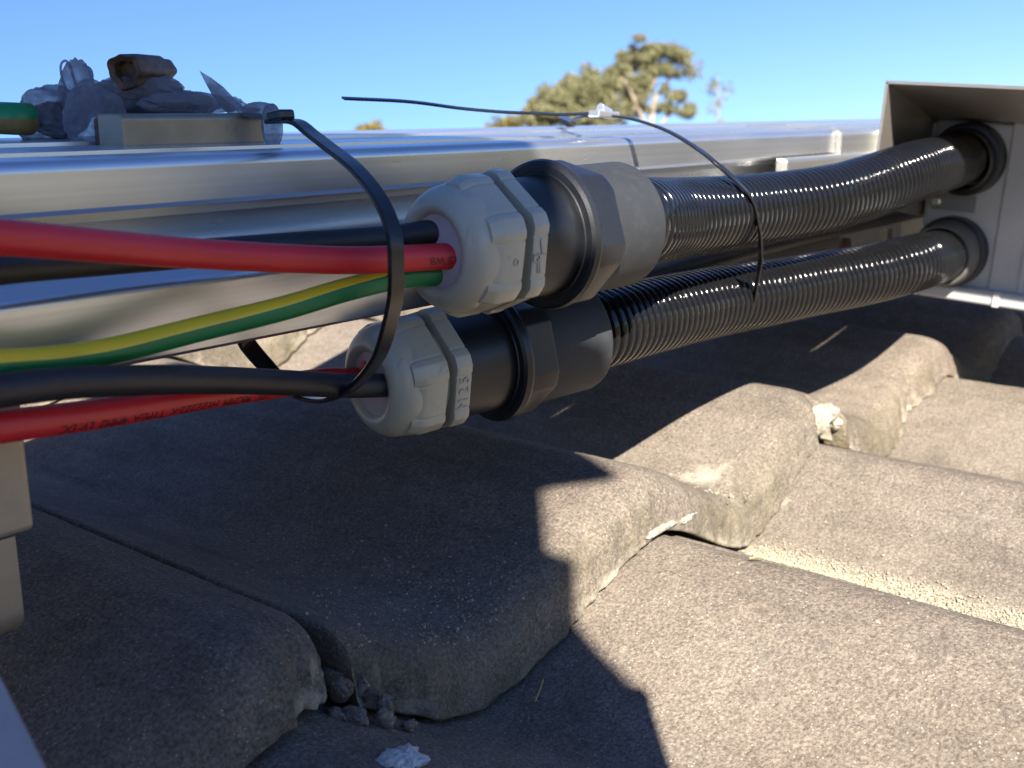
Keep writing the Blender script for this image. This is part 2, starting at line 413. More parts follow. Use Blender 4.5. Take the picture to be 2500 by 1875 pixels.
    me = mesh(name, V, Fc, M['tile'], None, True, 60)
    ca = me.color_attributes.new('wear', 'FLOAT_COLOR', 'POINT')
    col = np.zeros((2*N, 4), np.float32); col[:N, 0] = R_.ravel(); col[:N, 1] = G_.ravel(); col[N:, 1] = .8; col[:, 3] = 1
    ca.data.foreach_set('color', col.ravel()); return me
def place_tile(me, base, label, group='concrete roof tiles'):
    o = link('roof_tile', me, base); BASE[o.name] = np.array(base, float)
    return tag(o, label, 'roof tile', group, 'thing')
def near_tile(k, jx, label, lift=0.0, **kw):
    yn = YN+GA*k; b = np.array([jx, yn, ZC-TH+UPK*k])
    me = tile_mesh('roof_tile', jx, yn, lift=lift+UPK*k, **kw)
    co = np.zeros(len(me.vertices)*3); me.vertices.foreach_get('co', co)
    me.vertices.foreach_set('co', (co.reshape(-1, 3)-b).ravel()); me.update()
    return place_tile(me, b, label)
def zroof(X, Y):
    k = math.floor((Y-YN)/GA); return ZC+UPK*k+float(prof(np.array([X-J0]))[0])-SL*(Y-YN-GA*k)
def hit(x, y):
    """where the picture's ray meets the roof."""
    q = ray(x, y)
    for d_ in np.arange(.1, 1.3, .0006):
        p_ = q*d_
        if p_[2] < zroof(p_[0], p_[1]): return p_
    return q
def spot(x, y, r_): p_ = hit(x, y); return (p_[0], p_[1], r_)
HI = dict(nx=200, ny=200)
TL = {}
near_tile(0, JT, 'brown roof tile below the grey glands, with a cream lichen spot on its sunlit roll', seed=3, gapl=.0050,
          chips=[(JT+.290, .020, .012), (JT+.008, .016, .009)], pale=[spot(1729, 1172, .0115)], **HI)
near_tile(0, JT-.3, 'dark shaded roof tile at the bottom left, left of the long open joint', seed=4, chips=[(JT-.003, .018, .012)], lift=.0012, **HI)
near_tile(0, JT+.3, 'roof tile below the grey enclosure, its nose split and half in shadow', seed=5, chips=[(J0+.385, .018, .0045)], lift=-.0015, skew=.012, nx=160, ny=130)
near_tile(-1, JT-.15, 'large sunlit roof tile at the bottom right, sliding under the tile with the cream spot', seed=6, **HI)
near_tile(-1, JT+.15, 'sunlit roof tile right of the sandy joint, below the broken tile corner', seed=8, pale=[spot(1920, 1100, .003)], lift=-.0006, sand=(J0+.194, .011), **HI)
near_tile(-1, JT+.45, 'sunlit roof tile at the far right under the enclosure', seed=9, nx=120, ny=110, sand=(J0+.490, .008))
near_tile(0, JT+.6, 'roof tile in the deep shade to the right of the box shadow', seed=10, nx=110, ny=100)
near_tile(1, JT+.15, 'bright roof tile with a cracked edge, in the sunlit gap under the rail', seed=11, chips=[(J0+.24, .02, .004)], pale=[(.40, .52, .006), (.45, .53, .005)], nx=140, ny=130)
near_tile(1, JT-.15, 'sunlit roof tile behind the rail, left of the cracked one', seed=12, nx=120, ny=110)
near_tile(1, JT+.45, 'roof tile beyond the rail behind the two black conduits', seed=13, nx=100, ny=90)
cuts = {(0, 0), (0, -2), (0, 2), (-1, -1), (-1, 1), (-1, 3), (0, 4), (1, 1), (1, -1), (1, 3)}
stock_for = {}
for q in range(2):
    for par in range(2):
        jx = JT+.15*par; me = tile_mesh('roof_tile', jx, 0.0, nx=56, ny=40, seed=40+q*2+par)
        co = np.zeros(len(me.vertices)*3); me.vertices.foreach_get('co', co)
        me.vertices.foreach_set('co', (co.reshape(-1, 3)-np.array([jx, 0, ZC-TH])).ravel()); me.update(); stock_for[(q, par)] = me
def far_tiles(k0, k1, xa, xb, label):
    for k in range(k0, k1):
        for h_ in range(int(xa/.15), int(xb/.15)+1):
            if (h_-k) % 2 or (k, h_) in cuts: continue
            place_tile(stock_for[((k*3+h_)//2 % 2, h_ % 2)], (JT+.15*h_, YN+GA*k, ZC-TH+UPK*k), label)
far_tiles(0, 3, -.6, 2.4, 'plain brown concrete roof tile higher up the roof, beyond the rail')
far_tiles(-6, 0, -1.3, 1.3, 'plain brown concrete roof tile lower down the roof, on the photographer side')
sv, sf = box(-1.2, 1.4, -1.55, 1.02, -.255, -.235); sv[:, 2] += sv[:, 1]*UPK/GA
o = solid('roof_underlay', (sv, sf), M['sark'], base=(0, 0, -.235)); tag(o, 'dark underlay sheet beneath the concrete roof tiles', 'roof underlay', kind='structure')

# ------------------------------------------------------------------ rail
YR, YL = .236, .2245
def rail_profile(dy=0.0):
    """C-shaped extrusion: hollow top beam with a slot, web at the back, deep lower lip."""
    f0, g0 = YR, YL
    return [(f0+.0012, -.0237), (f0, -.0225), (f0, -.0223), (f0, -.0142), (f0, -.0140), (f0+.0002, -.0130), (f0+.0008, -.0122), (f0+.0016, -.0117), (f0+.0028, -.0114), (f0+.0150, -.0112), (f0+.0155, -.0150), (f0+.0225, -.0150),
            (f0+.0230, -.0106), (f0+.0440, -.0100), (f0+.0445, -.0125), (f0+.050, -.0125), (f0+.0505, -.0092), (f0+.111, -.0094), (f0+.112, -.0102),
            (f0+.112, -.0575), (g0+.0012, -.0578), (g0, -.0568), (g0, -.0566), (g0, -.0416), (g0, -.0414), (g0+.0002, -.0404), (g0+.0008, -.0396), (g0+.0012, -.0392), (f0-.0022, -.0340), (f0-.0010, -.0334), (f0+.014, -.0334), (f0+.014, -.0262), (f0+.006, -.0262), (f0+.006, -.0237)]
rail = empty('mounting_rail', (0, YR+.04, -.0563), 'long silver aluminium rail with a side channel, running behind the cables', 'rail')
pr = rail_profile()
v, f = prism(pr, -.85, .5556); solid('rail_body', (v, f), M['alu'], rail, smooth=True, sharp=28)
pj_ = [(y, z) for y, z in pr]
v, f = prism([(y-.0032 if YR-.001 < y < YR+.004 else y-.0012 if y < YR-.001 else y+.001, z) for y, z in pj_], .5562, .6069); solid('splice_section', (v, f), M['alu_dull'], rail, smooth=True, sharp=28)
v, f = prism(pr, .6075, 2.6); solid('rail_body', (v, f), M['alu'], rail, smooth=True, sharp=28)
v, f = prism([(YR-.0001, -.0345), (YR-.0001, -.0232), (YR-.0050, -.0232), (YR-.0062, -.0244), (YR-.0062, -.0345)], .4884, .70)
bevel(solid('ledge_strip', (v, f), M['alu_dull'], rail, smooth=False), .0012, 2)
v, f = box(.605, .6105, YR-.0085, YR-.0002, -.0345, -.0118); bevel(solid('end_stop', (v, f), M['alu_dull'], rail, smooth=False), .0006)
# bracket with a slot below the conduit crossing
br = empty('splice_bracket', (.58, YR-.01, -.075), 'small grey slotted metal bracket between the two black conduits', 'bracket')
v, f = join(box(.545, .59, YR-.014, YR-.010, -.0745, -.0610), box(.59, .6225, YR-.014, YR-.010, -.0745, -.0712), box(.59, .6225, YR-.014, YR-.010, -.0645, -.0610), box(.612, .6225, YR-.014, YR-.010, -.0712, -.0645))
bevel(solid('slotted_plate', (v, f), M['alu_dull'], br, smooth=False), .0006)
v, f = box(.430, 1.25, YR+.006, YR+.010, -.0800, -.0580); bevel(solid('gap_shade_plate', (v, f), M['blk'], br, smooth=False), .0008)  # black plate added to darken the gap and shade the tiles behind the conduits
v, f = box(.545, .6225, YR-.0098, YR+.0058, -.0633, -.0596); solid('top_flange', (v, f), M['alu_dull'], br, smooth=False)
v, f = lathe([(0, .0001), (.0, .0042), (.003, .0042), (.0036, .0034), (.0036, .0001)], (.5400, YR-.014, -.0675), (0, -1, 0.001), 6); solid('bolt_head', (v, f), M['rust'], br, smooth=False)

# left bracket (roof hook) below the rail
hk = empty('roof_hook', (.128, .225, -.118), 'beige galvanised hook bracket dropping from the rail to the tiles at the left edge', 'bracket')
p0 = on_y(62, 1000, .228); p1 = on_y(76, 1282, .228); p2 = on_y(52, 1300, .228); p3 = on_y(50, 1590, .226)
xr = p1[0]; xr2 = p3[0]
v, f = box(xr-.040, xr, .226, .232, p1[2]-.0006, -.0580)
bevel(solid('hanger_plate', (v, f), M['steel_beige'], hk, smooth=False), .0014, 3)
cv = [(xr-.040, p1[2]-.0008), (xr-.003, p1[2]-.0008)]
zt, zb_ = p1[2]-.0008, p3[2]+.002
prof_ = []
for t in np.linspace(0, 1, 10): prof_.append((.2265+.0*t, zt+(zb_-zt)*.72*t))
for t in np.linspace(0, pi/2, 8)[1:]: prof_.append((.2265+.010*(1-cos(t)), zt+(zb_-zt)*.72-(zt-zb_)*.28*sin(t)))
pts = [(a, b) for a, b in prof_]
back = [(a+.0045, b) for a, b in pts[:10]]+[(a+.0035, b+.0035) for a, b in pts[10:]]
v, f = prism(pts+back[::-1], xr-.040, xr-.0045)
bevel(solid('hook_strap', (v, f), M['steel_beige'], hk, smooth=True, sharp=30), .0012, 2)
q0 = at(0, 1640, .175); q1 = at(124, 1885, .150)
e_ = q1-q0; e_ /= np.linalg.norm(e_)
s_ = np.array([-e_[1], e_[0], 0]); s_ = s_/np.linalg.norm(s_)
if np.dot(s_, rt) > 0: s_ = -s_
nn = np.cross(e_, s_); nn = nn if nn[2] > 0 else -nn
fp = []
for a in (-.06, .10):
    for b in (0, .05):
        for c_ in (0, -.004): fp.append(q0+e_*a+s_*b+nn*c_)
ft = solid('base_plate', (fp, [(0, 1, 3, 2), (4, 6, 7, 5), (0, 4, 5, 1), (2, 3, 7, 6), (0, 2, 6, 4), (1, 5, 7, 3)]), M['plate'], base=q0, smooth=False)
bevel(ft, .0012, 2); tag(ft, 'pale blue grey metal plate lying at the bottom left corner', 'metal plate')

# ------------------------------------------------------------------ conduits, couplings and glands
def hexr(af, rmax, rot, groove=True):
    def g(t, r, s):
        a = ((t-rot+pi/6) % (pi/3))-pi/6           # flat normals at rot + k*60 deg
        rr = (af/2)/cos(a)
        x = min(rr, rmax)
        x += .00014*(1/(1+math.exp(-(abs(a)-radians(18.6))/.005))) if groove else 0
        if groove: x -= .00030*math.exp(-((abs(a)-radians(17.5))/.014)**2)
        return x-(1-r)*rmax
    return g
def text_mesh(body, size, extrude, bold=False):
    c_ = bpy.data.curves.new('t', 'FONT'); c_.body = body; c_.size = size; c_.extrude = extrude; c_.align_x = 'CENTER'; c_.align_y = 'CENTER'
    c_.offset = 0.0
    o_ = bpy.data.objects.new('t', c_); C.objects.link(o_)
    dg = bpy.context.evaluated_depsgraph_get(); me = bpy.data.meshes.new_from_object(o_.evaluated_get(dg))
    v = np.array([tuple(q.co) for q in me.vertices]); f = [tuple(p_.vertices) for p_ in me.polygons]
    bpy.data.objects.remove(o_); bpy.data.curves.remove(c_); bpy.data.meshes.remove(me); return v, f
def arc(c0, r0, c1, r1, a0, a1, n):
    return [(c0+r0*sin(t), c1+r1*cos(t)) for t in np.linspace(a0, a1, n)]

RH = .0134
def conduit_set(A, d, sleeve_end, s0, path_px, label, rot_f, rot_r, flange_s, text):
    A = np.array(A, float); d = np.array(d, float); d /= np.linalg.norm(d); _, e, u = frame(d)
    root = empty('flexible_conduit', A+d*.05, label, 'conduit', 'black conduits between the glands and the enclosure')
    # --- gland
    dome = solid('cable_gland', lathe([(s0+.0120, .0095), (s0+.0120, .0142), (s0+.0230, .0142), (s0+.0230, .0100)], A, d, 96), M['gland'], root)
    prof_d = [(s0+.0030, .0080), (s0+.0015, .0092), (s0+.0004, .0098)]
    prof_d += [(s0+.0068-.0068*cos(t)+.0, .0105+.0057*sin(t)) for t in np.linspace(.12, pi/2, 16)]
    prof_d += [(s0+.0088, .01625), (s0+.0108, .0163)]
    nut = solid('dome_nut', lathe(prof_d, A, d, 144), M['gland'], dome, sharp=50)
    sh = s0+.0085
    hp = [(sh-.0034, .915), (sh-.0010, .975), (sh+.0002, 1.0), (sh+.0066, 1.0), (sh+.0072, .985), (sh+.0072, .80)]
    solid('dome_hexagon', lathe(hp, A, d, 360, hexr(.0332, .01815, rot_f)), M['gland'], dome, sharp=40)
    sr = sh+.0098
    hp = [(sr, .80), (sr, .985), (sr+.0006, 1.0), (sr+.0046, 1.0), (sr+.0052, .985), (sr+.0052, .80)]
    solid('body_hexagon', lathe(hp, A, d, 360, hexr(.0340, .01875, rot_r)), M['gland'], dome, sharp=40)
    solid('seal', lathe([(s0+.0016, .0004), (s0+.0016, .0093), (s0+.0120, .0096)], A, d, 72, cap1=False), M['seal'], dome, sharp=50)
    # --- marks on the flats
    th0 = rot_r; fx = cos(th0)*e+sin(th0)*u; ty = -sin(th0)*e+cos(th0)*u      # outward normal, direction round the flat
    oc = A+d*(sr+.0026)+fx*(.0170+.0002)
    def onflat(v, oc, along, across, nrm): return oc+np.outer(v[:, 0], along)+np.outer(v[:, 1], across)+np.outer(v[:, 2], nrm)
    if text:
        tv, tf = text_mesh('M 2 5', .0047, .00012)
        tv[:, 0] *= .92
        solid('embossed_size', (onflat(tv, oc+d*.0001, ty, -d, fx), tf), M['gland_shade'], dome, smooth=False)
    else:
        def stroke(a, b, wd):
            a, b = np.array(a), np.array(b); k = (b-a)/np.linalg.norm(b-a); n_ = np.array([-k[1], k[0]])*wd/2
            q = np.array([a+n_, a-n_, b-n_, b+n_]); v_ = np.vstack([np.c_[q, np.full(4, -.0001)], np.c_[q, np.full(4, .00012)]])
            return v_, [(4, 5, 6, 7), (0, 1, 5, 4), (1, 2, 6, 5), (2, 3, 7, 6), (3, 0, 4, 7)]
        parts = [stroke((-.0042, -.0002), (-.0005, .0004), .0005), stroke((-.0042, .0006), (-.0005, .0010), .0004), stroke((.0006, -.0006), (.0046, .0004), .0006),
                 stroke((.0004, -.0018), (.0006, .0014), .0004)]
        for k in range(14):
            a0, a1 = 2*pi*k/14*.86+.5, 2*pi*(k+1)/14*.86+.5
            parts.append(stroke((-.0002+.0011*cos(a0), .0014+.0011*sin(a0)), (-.0002+.0011*cos(a1), .0014+.0011*sin(a1)), .0004))
        v_, f_ = join(*parts)
        solid('embossed_mark', (onflat(v_, oc, ty, -d, fx), f_), M['gland_shade'], dome, smooth=False)
        th1 = rot_f; fx1 = cos(th1)*e+sin(th1)*u; ty1 = -sin(th1)*e+cos(th1)*u
        parts = []
        for k in range(14):
            a0, a1 = 2*pi*k/14, 2*pi*(k+1)/14
            parts.append(stroke((.0008*cos(a0), .0008*sin(a0)), (.0008*cos(a1), .0008*sin(a1)), .00035))
        v_, f_ = join(*parts)
        solid('embossed_ring', (onflat(v_, A+d*(sh+.0042)+fx1*.0167, ty1, -d, fx1), f_), M['gland_shade'], dome, smooth=False)
    # --- coupling
    fs = flange_s
    cp_ = solid('coupling', lathe([(sr+.0050, .0100), (sr+.0050, .0160), (fs-.0030, .0162), (fs-.0008, .0164), (fs+.001, .0150)], A, d, 120), M['blk'], root, sharp=50)
    solid('flange', lathe([(fs-.0004, .0150), (fs-.0004, .0172), (fs, .0174), (fs+.0001, .0192), (fs+.0008, .0201), (fs+.0024, .0205), (fs+.0034, .0202), (fs+.0036, .0150)], A, d, 144), M['blk'], cp_, sharp=30)
    hx = [(fs+.0035, .92), (fs+.0035, .99), (fs+.0045, 1.0), (fs+.0125, 1.0), (fs+.0135, .985), (fs+.0135, .86)]
    solid('hexagon_collar', lathe(hx, A, d, 180, hexr(.0368, .01985, rot_r+radians(24), False)), M['blk'], cp_, sharp=25)
    se = sleeve_end
    solid('sleeve', lathe([(fs+.0100, .0150), (fs+.0100, .01795), (se-.0014, .0181), (se-.0004, .0178), (se, .0172), (se-.0002, .0137), (se-.006, .0134)], A, d, 144), M['sleeve'], cp_, sharp=50)
    if text: pass
    # --- hose
    P0 = A+d*(se-.008); P1 = A+d*(se+.004)
    pts = [P0, P1]+[np.array(p_) for p_ in path_px]
    pitch = .0037
    base, ss = spline(pts, 400); Ln = ss[-1]; n = int(Ln/pitch)*14
    hp_, hs = spline(pts, n)
    ph = (hs/pitch) % 1.0
    g_ = np.clip((np.abs(ph-.5)-.22)/.22, 0, 1)            # narrow groove between rounded ridges
    rr = RH-.0017*(g_*g_*(3-2*g_))-.00010*(2*ph-1)**2
    V, Fq, _ = tube(hp_, rr, 72, False)
    solid('corrugated_hose', (V, np.array(Fq)), M['hose'], root, smooth=True, sharp=None)
    return root, dome
UA, UD = (.2052, .1881, -.0348), (.994, -.107, .022)
LA, LD = (.2124, .2193, -.0750), (.9758, -.2087, .0570)
upper, ug = conduit_set(UA, UD, .0688, -.0028, [at(1640, 535, .362), at(1848, 513, .411), at(2041, 481, .448), at(2234, 418, .495), (.5900, .1838, -.0257), (.615, .1825, -.0225)],
            'upper black corrugated conduit, nearer the camera, ending in the grey gland with three cables', radians(-9), radians(-7), .0350, False)
lower, lg = conduit_set(LA, LD, .0745, -.0038, [at(1727, 741, .418), at(1881, 714, .448), at(1997, 692, .470), at(2113, 671, .490), at(2229, 643, .514), (.5900, .1870, -.0742), (.616, .1860, -.0715)],
            'lower black corrugated conduit ending in the grey gland marked M25', radians(-14), radians(-12), .0370, True)

# ------------------------------------------------------------------ enclosure with its shroud
XF = .600
enc = empty('isolator_enclosure', (XF+.06, .12, -.0938), 'light grey enclosure under a metal sun shroud, taking both black conduits', 'enclosure')
roll = radians(3.0)
def bx(v):                                    # the box leans a little across the roof
    v = np.array(v, float).reshape(-1, 3).copy(); y, z = v[:, 1]-.2022, v[:, 2]+.006
    v[:, 1] = .2022+y*cos(roll)-z*sin(roll); v[:, 2] = -.006+z*cos(roll)+y*sin(roll); return v
v, f = box(XF, XF+.13, .07, .2010, -.0923, -.0060); bevel(solid('housing', (bx(v), f), M['box'], enc, smooth=False), .0026, 3)
lidb = solid('cover', (bx(box(XF-.0009, XF+.132, .035, .1625, -.0932, -.0047)[0]), box(0, 1, 0, 1, 0, 1)[1]), M['box'], enc, smooth=False); bevel(lidb, .0014, 2)
v, f = box(XF-.0019, XF-.0008, .1450, .1470, -.0934, -.007); solid('cover_rib', (bx(v), f), M['box'], enc, smooth=False)
v, f = box(XF-.0060, XF+.012, .070, .1969, -.0974, -.0897); bevel(solid('bottom_lip', (bx(v), f), M['box'], enc, smooth=False), .0018, 3)
v, f = box(XF-.0068, XF-.0054, .1540, .1575, -.0976, -.0895); bevel(solid('lip_boss', (bx(v), f), M['box'], enc, smooth=False), .0005)
v, f = box(XF-.0007, XF-.0002, .1745, .1965, -.0518, -.0433); solid('label_plate', (bx(v), f), M['label'], enc, smooth=False)
v, f = lathe([(0, .0028), (.0014, .0028), (.0021, .0019)], bx([(XF-.0002, .1948, -.0478)])[0], (-1, 0, 0.001), 20); solid('screw', (v, f), M['alu_dull'], enc)
for c_ in ((XF, .1822, -.0258), (XF, .1864, -.0736)):
    solid('entry_locknut', lathe([(.001, .0141), (-.0080, .0143), (-.0080, .0172), (-.0072, .0183), (.0010, .0186)], c_, (1, 0, .001), 80, None, False, False), M['blk'], enc, sharp=40)
solid('entry_sleeve', lathe([(.001, .0139), (-.0175, .0139), (-.0184, .0146), (-.0180, .0156), (-.0165, .0162), (-.0060, .0170), (.001, .0170)], (XF, .1866, -.0735), (1.0, -.02, .055), 80, None, False, False), M['collar'], enc, sharp=40)
solid('entry_sleeve', lathe([(.001, .0139), (-.0110, .0139), (-.0118, .0146), (-.0110, .0155), (-.0090, .0160), (.001, .0160)], (XF, .1826, -.0255), (1.0, -.02, .10), 80, None, False, False), M['blk'], enc, sharp=40)
# shroud: top, side and back sheet, flared towards the conduits
XH = .509
a0, a1 = np.array([XH, .1942, .0103]), np.array([XH, .030, .0012])
k0, k1 = np.array([XF-.0014, .2045, -.0054]), np.array([XF-.0014, .030, -.0148])
e0, e1 = np.array([XF+.135, .2055, -.0036]), np.array([XF+.135, .030, -.0130])
bq, kq, eq = np.array([XH, .1965, -.0440]), np.array([XF-.0014, .2055, -.0560]), np.array([XF+.135, .2065, -.0620])
def sheet(rows, nrm, th):
    """a thin folded sheet from rows of points."""
    q = np.array(rows); m, k_ = q.shape[:2]; n_ = np.array(nrm, float); n_ /= np.linalg.norm(n_)
    q = q.reshape(-1, 3); N_ = len(q); v = np.vstack([q, q+n_*th]); fs = grid_faces(m, k_, False)
    out = [f_[::-1] for f_ in fs]+[tuple(i+N_ for i in f_) for f_ in fs]
    ring = [i for i in range(k_)]+[r_*k_+k_-1 for r_ in range(1, m)]+[(m-1)*k_+i for i in range(k_-2, -1, -1)]+[r_*k_ for r_ in range(m-2, 0, -1)]
    out += [(ring[i], ring[(i+1) % len(ring)], ring[(i+1) % len(ring)]+N_, ring[i]+N_) for i in range(len(ring))]
    return v, out
solid('shroud_top', sheet([[a0, a1], [k0, k1], [e0, e1]], (0, .05, 1), .0014), M['hood'], enc, smooth=False)
dz = np.array([0, -.0012, .0004])
solid('shroud_side', sheet([[a0+dz, bq], [k0+dz, kq], [e0+dz, eq]], (0, 1, .05), .0014), M['hood'], enc, smooth=False)
# back mounting plate in the dark behind the box
v, f = box(XF+.006, XF+.03, .2024, .2046, -.090, -.008); solid('rear_plate', (v, f), M['alu_dull'], enc, smooth=False)

# ------------------------------------------------------------------ cables
def cable(name, px, r, mat, label, group=None, seg=40, twist=None, tail=None):
    pts = [at(x, y, d_) for x, y, d_ in px]+([np.array(t_) for t_ in tail] if tail else [])
    path, s_ = spline(pts, 160)
    tw = None if twist is None else np.interp(np.linspace(0, 1, 160), twist[0], twist[1])
    V, Fq, fr = tube(path, r, seg, True, tw)
    mi = None; mats = mat
    if twist is not None: mi = [1 if j < seg//2 else 0 for i in range(len(path)-1) for j in range(seg)]+[0, 0]
    o_ = solid(name, (V, Fq), mats, base=path[-1], midx=mi)
    tag(o_, label, 'cable', group); return o_, path, fr
GRP = 'solar cables entering the glands'
def gp(A, d, s, y, z):
    d_, e, u = frame(d); return np.array(A)+d_*s+e*y+u*z
red1, rp1, rf1 = cable('power_cable', [(-260, 560, .180), (0, 579, .196), (270, 602.5, .218), (463, 618, .236), (700, 631, .254), (850, 635.5, .263), (948, 633, .268), (1060, 627, .274)], .0033, M['red'],
      'upper red cable crossing in front of the rail into the upper grey gland', GRP, tail=[gp(UA, UD, .003, .0045, -.0012), gp(UA, UD, .014, .0040, -.001)])
blk1, bp1, bf1 = cable('power_cable', [(-260, 690, .200), (0, 655, .216), (250, 636, .238), (475, 619, .256), (700, 601, .268), (850, 590, .276), (980, 579, .281)], .0033, M['blackcab'],
      'black cable running behind the upper red one into the upper gland', GRP, tail=[gp(UA, UD, .001, -.0018, .0045), gp(UA, UD, .014, -.002, .004)])
grn, gpth, gfr = cable('earth_cable', [(-220, 905, .190), (0, 888, .2135), (130, 878, .226), (270, 856, .238), (501, 799.5, .252), (694, 752, .262), (850, 706, .270), (986, 675, .277)], .0029, [M['green'], M['yellow']],
      'green and yellow striped earth cable rising into the upper gland', GRP, twist=([0, .55, .8, .92, 1], [radians(8), radians(16), radians(30), radians(75), radians(120)]), tail=[gp(UA, UD, .001, -.0008, -.0060), gp(UA, UD, .014, -.001, -.0055)])
blk2, bp2, bf2 = cable('power_cable', [(-240, 985, .190), (0, 954, .207), (130, 938, .218), (270, 930, .230), (501, 927.5, .258), (694, 934, .285), (850, 942, .300), (969, 941, .309)], .0033, M['blackcab'],
      'black cable crossing over the lower red one into the lower gland', GRP, tail=[gp(LA, LD, .002, .0030, -.0012), gp(LA, LD, .014, .002, -.001)])
red2, rp2, rf2 = cable('power_cable', [(-240, 1072, .196), (0, 1042, .214), (270, 1006, .242), (501, 967, .270), (694, 940, .297), (800, 927, .310), (890, 921, .317)], .0033, M['red'],
      'lower red cable with black printing, passing behind the black one into the lower gland', GRP, tail=[gp(LA, LD, .001, -.0024, .0050), gp(LA, LD, .014, -.002, .005)])
def wrap_text(body, size, path, fr, r, i0, ang, mirror, name, parent, stretch=1.0):
    """printing laid on a cable's skin: x along the path, y round it."""
    tv, tf = text_mesh(body, size, 0.0); tv[:, 0] *= stretch
    bm = bmesh.new(); vv = [bm.verts.new(q) for q in tv]
    for q in tf:
        try: bm.faces.new([vv[i] for i in q])
        except ValueError: pass
    bmesh.ops.triangulate(bm, faces=bm.faces[:])
    for _ in range(6):
        long_ = [e_ for e_ in bm.edges if e_.calc_length() > .00035]
        if not long_: break
        bmesh.ops.subdivide_edges(bm, edges=long_, cuts=1); bmesh.ops.triangulate(bm, faces=[f_ for f_ in bm.faces if len(f_.verts) > 3])
    bm.verts.index_update(); tv = np.array([q.co[:] for q in bm.verts]); tf = [tuple(q.index for q in f_.verts) for f_ in bm.faces]; bm.free()
    seglen = np.concatenate([[0], np.cumsum(np.linalg.norm(np.diff(path, axis=0), axis=1))])
    out = []
    for x, y, z in tv:
        if mirror: x, y = -x, -y
        s_ = seglen[i0]+x; p_ = np.array([np.interp(s_, seglen, path[:, c]) for c in range(3)])
        k = min(len(fr)-1, int(np.searchsorted(seglen, s_))); e, u = fr[k]
        t_ = ang+y/r; out.append(p_+(r+.00009)*(cos(t_)*e+sin(t_)*u))
    solid(name, (np.array(out), tf), M['ink'], parent, smooth=False)
def near_i(path, x, y):
    q = [(i, p_) for i, p_ in enumerate(path)]
    def sc(p_):
        d_ = p_@fw; return (CX+F*(p_@rt)/d_-x)**2+(CY-F*(p_@up)/d_-y)**2
    return min(range(len(path)), key=lambda i: sc(path[i]))
wrap_text('15 WB', .0026, rp1, rf1, .0033, near_i(rp1, 1068, 626), radians(-9), True, 'printed_text', red1, 1.05)
wrap_text('ITC  90CMM  H1ZZ2Z2-K  TYPE:A  4MM2  LV: DC', .0031, rp2, rf2, .0033, near_i(rp2, 400, 985), radians(-30), True, 'printed_text', red2, 1.05)

pts = [(.285, .2255, -.0635), (.34, .2228, -.0628), (.42, .2190, -.0585), (.52, .2186, -.0565), (.68, .2170, -.0555)]  # added cable: blocks stray sun and darkens the gap between the conduits
v, f, _ = tube(spline(pts, 80)[0], .0050, 28)
tag(solid('power_cable', (v, f), M['blackcab'], base=pts[0]), 'added dark cable along the lower lip of the rail, blocking sun between the two conduits', 'cable')
# ------------------------------------------------------------------ cable ties
T1 = empty('cable_tie', on_y(690, 297, .240), 'wide black cable tie looped round the rail and the five cables', 'cable tie', 'black cable ties')
hd = on_y(697, 300, .2385)
hdd = hd@fw
loop = [hd+np.array([0, .006, .0003]), hd+np.array([0, .0, .0005]), hd+np.array([0, -.0045, .0002]), at(762, 327, .2875), at(802, 358, .2785), at(875, 418, .264), at(935, 500, .2545), at(963, 580, .2505), at(967, 660, .2515), at(966, 718, .255),
        at(954, 781, .263), at(927, 865, .276), at(884, 925, .289), at(834, 964, .299), at(785, 976, .309), at(735, 965, .316), at(690, 935, .316), at(648, 892, .305), at(618, 858, .297), at(598, 832, .292), at(578, 804, .292)]
solid('strap', ribbon(loop, (1, 0, 0), .0046, .0013, 240), M['tie'], T1, sharp=40)
v, f = box(-.0026, .0026, -.0030, .0030, -.0009, .0018)
hv = v@np.array([[1, 0, 0], [0, 1, -.15], [0, .15, 1]])+hd+np.array([-.0010, .0006, .0014])
bevel(solid('head', (hv, f), M['tie'], T1, smooth=False), .0007, 2)
hd2 = on_y(1475, 279, .241)
T2 = empty('cable_tie', hd2, 'thin black cable tie with a glinting head and long loose tail, round both conduits', 'cable tie', 'black cable ties')
dh = hd2@fw
tail = [at(838, 240, dh-.055), at(1000, 248.5, dh-.040), at(1130, 265, dh-.028), at(1220, 273, dh-.020), at(1300, 276.5, dh-.012), at(1380, 279.5, dh-.005), hd2+np.array([-.003, 0, .0006])]
solid('tail', ribbon(tail, np.array([.74, .60, .20]), .0024, .0007, 90), M['tie'], T2, sharp=40)
loop = [hd2+np.array([.002, 0, -.0002]), at(1548, 292, dh-.003), at(1630, 320, dh-.018), at(1695, 358, dh-.030), at(1745, 396, .372), at(1804, 448, .377), at(1838, 490, .381), at(1854, 560, .385), at(1857, 613, .393), at(1855, 650, .404),
        at(1847, 700, .413), at(1837, 760, .422), at(1822, 803, .440), at(1800, 795, .468), at(1770, 720, .480), on_y(1690, 592, .2345), on_y(1690, 592, .2345)+np.array([0, .09, 0]), on_y(1470, 280, .325)+np.array([.0, .006, -.02]), on_y(1372, 300, .320)+np.array([0, -.001, .0015]),
        at(1398, 293, dh+.03), at(1432, 284, dh+.006), hd2+np.array([-.002, 0, -.0012])]
lp_, _ = spline(loop, 240); wd_ = []
for p_ in lp_:                                # the strap twists edge-on where it crosses the lower half of the conduits
    d_ = p_@fw; y_ = CY-F*(p_@up)/d_; k_ = min(1, max(0, (y_-430)/110))*(1 if d_ < .445 else 0)
    wd_.append(np.array([1., 0, 0])*(1-k_)+fw*k_)
wd_ = np.array(wd_)
for _ in range(12): wd_[1:-1] = (wd_[:-2]+wd_[1:-1]+wd_[2:])/3
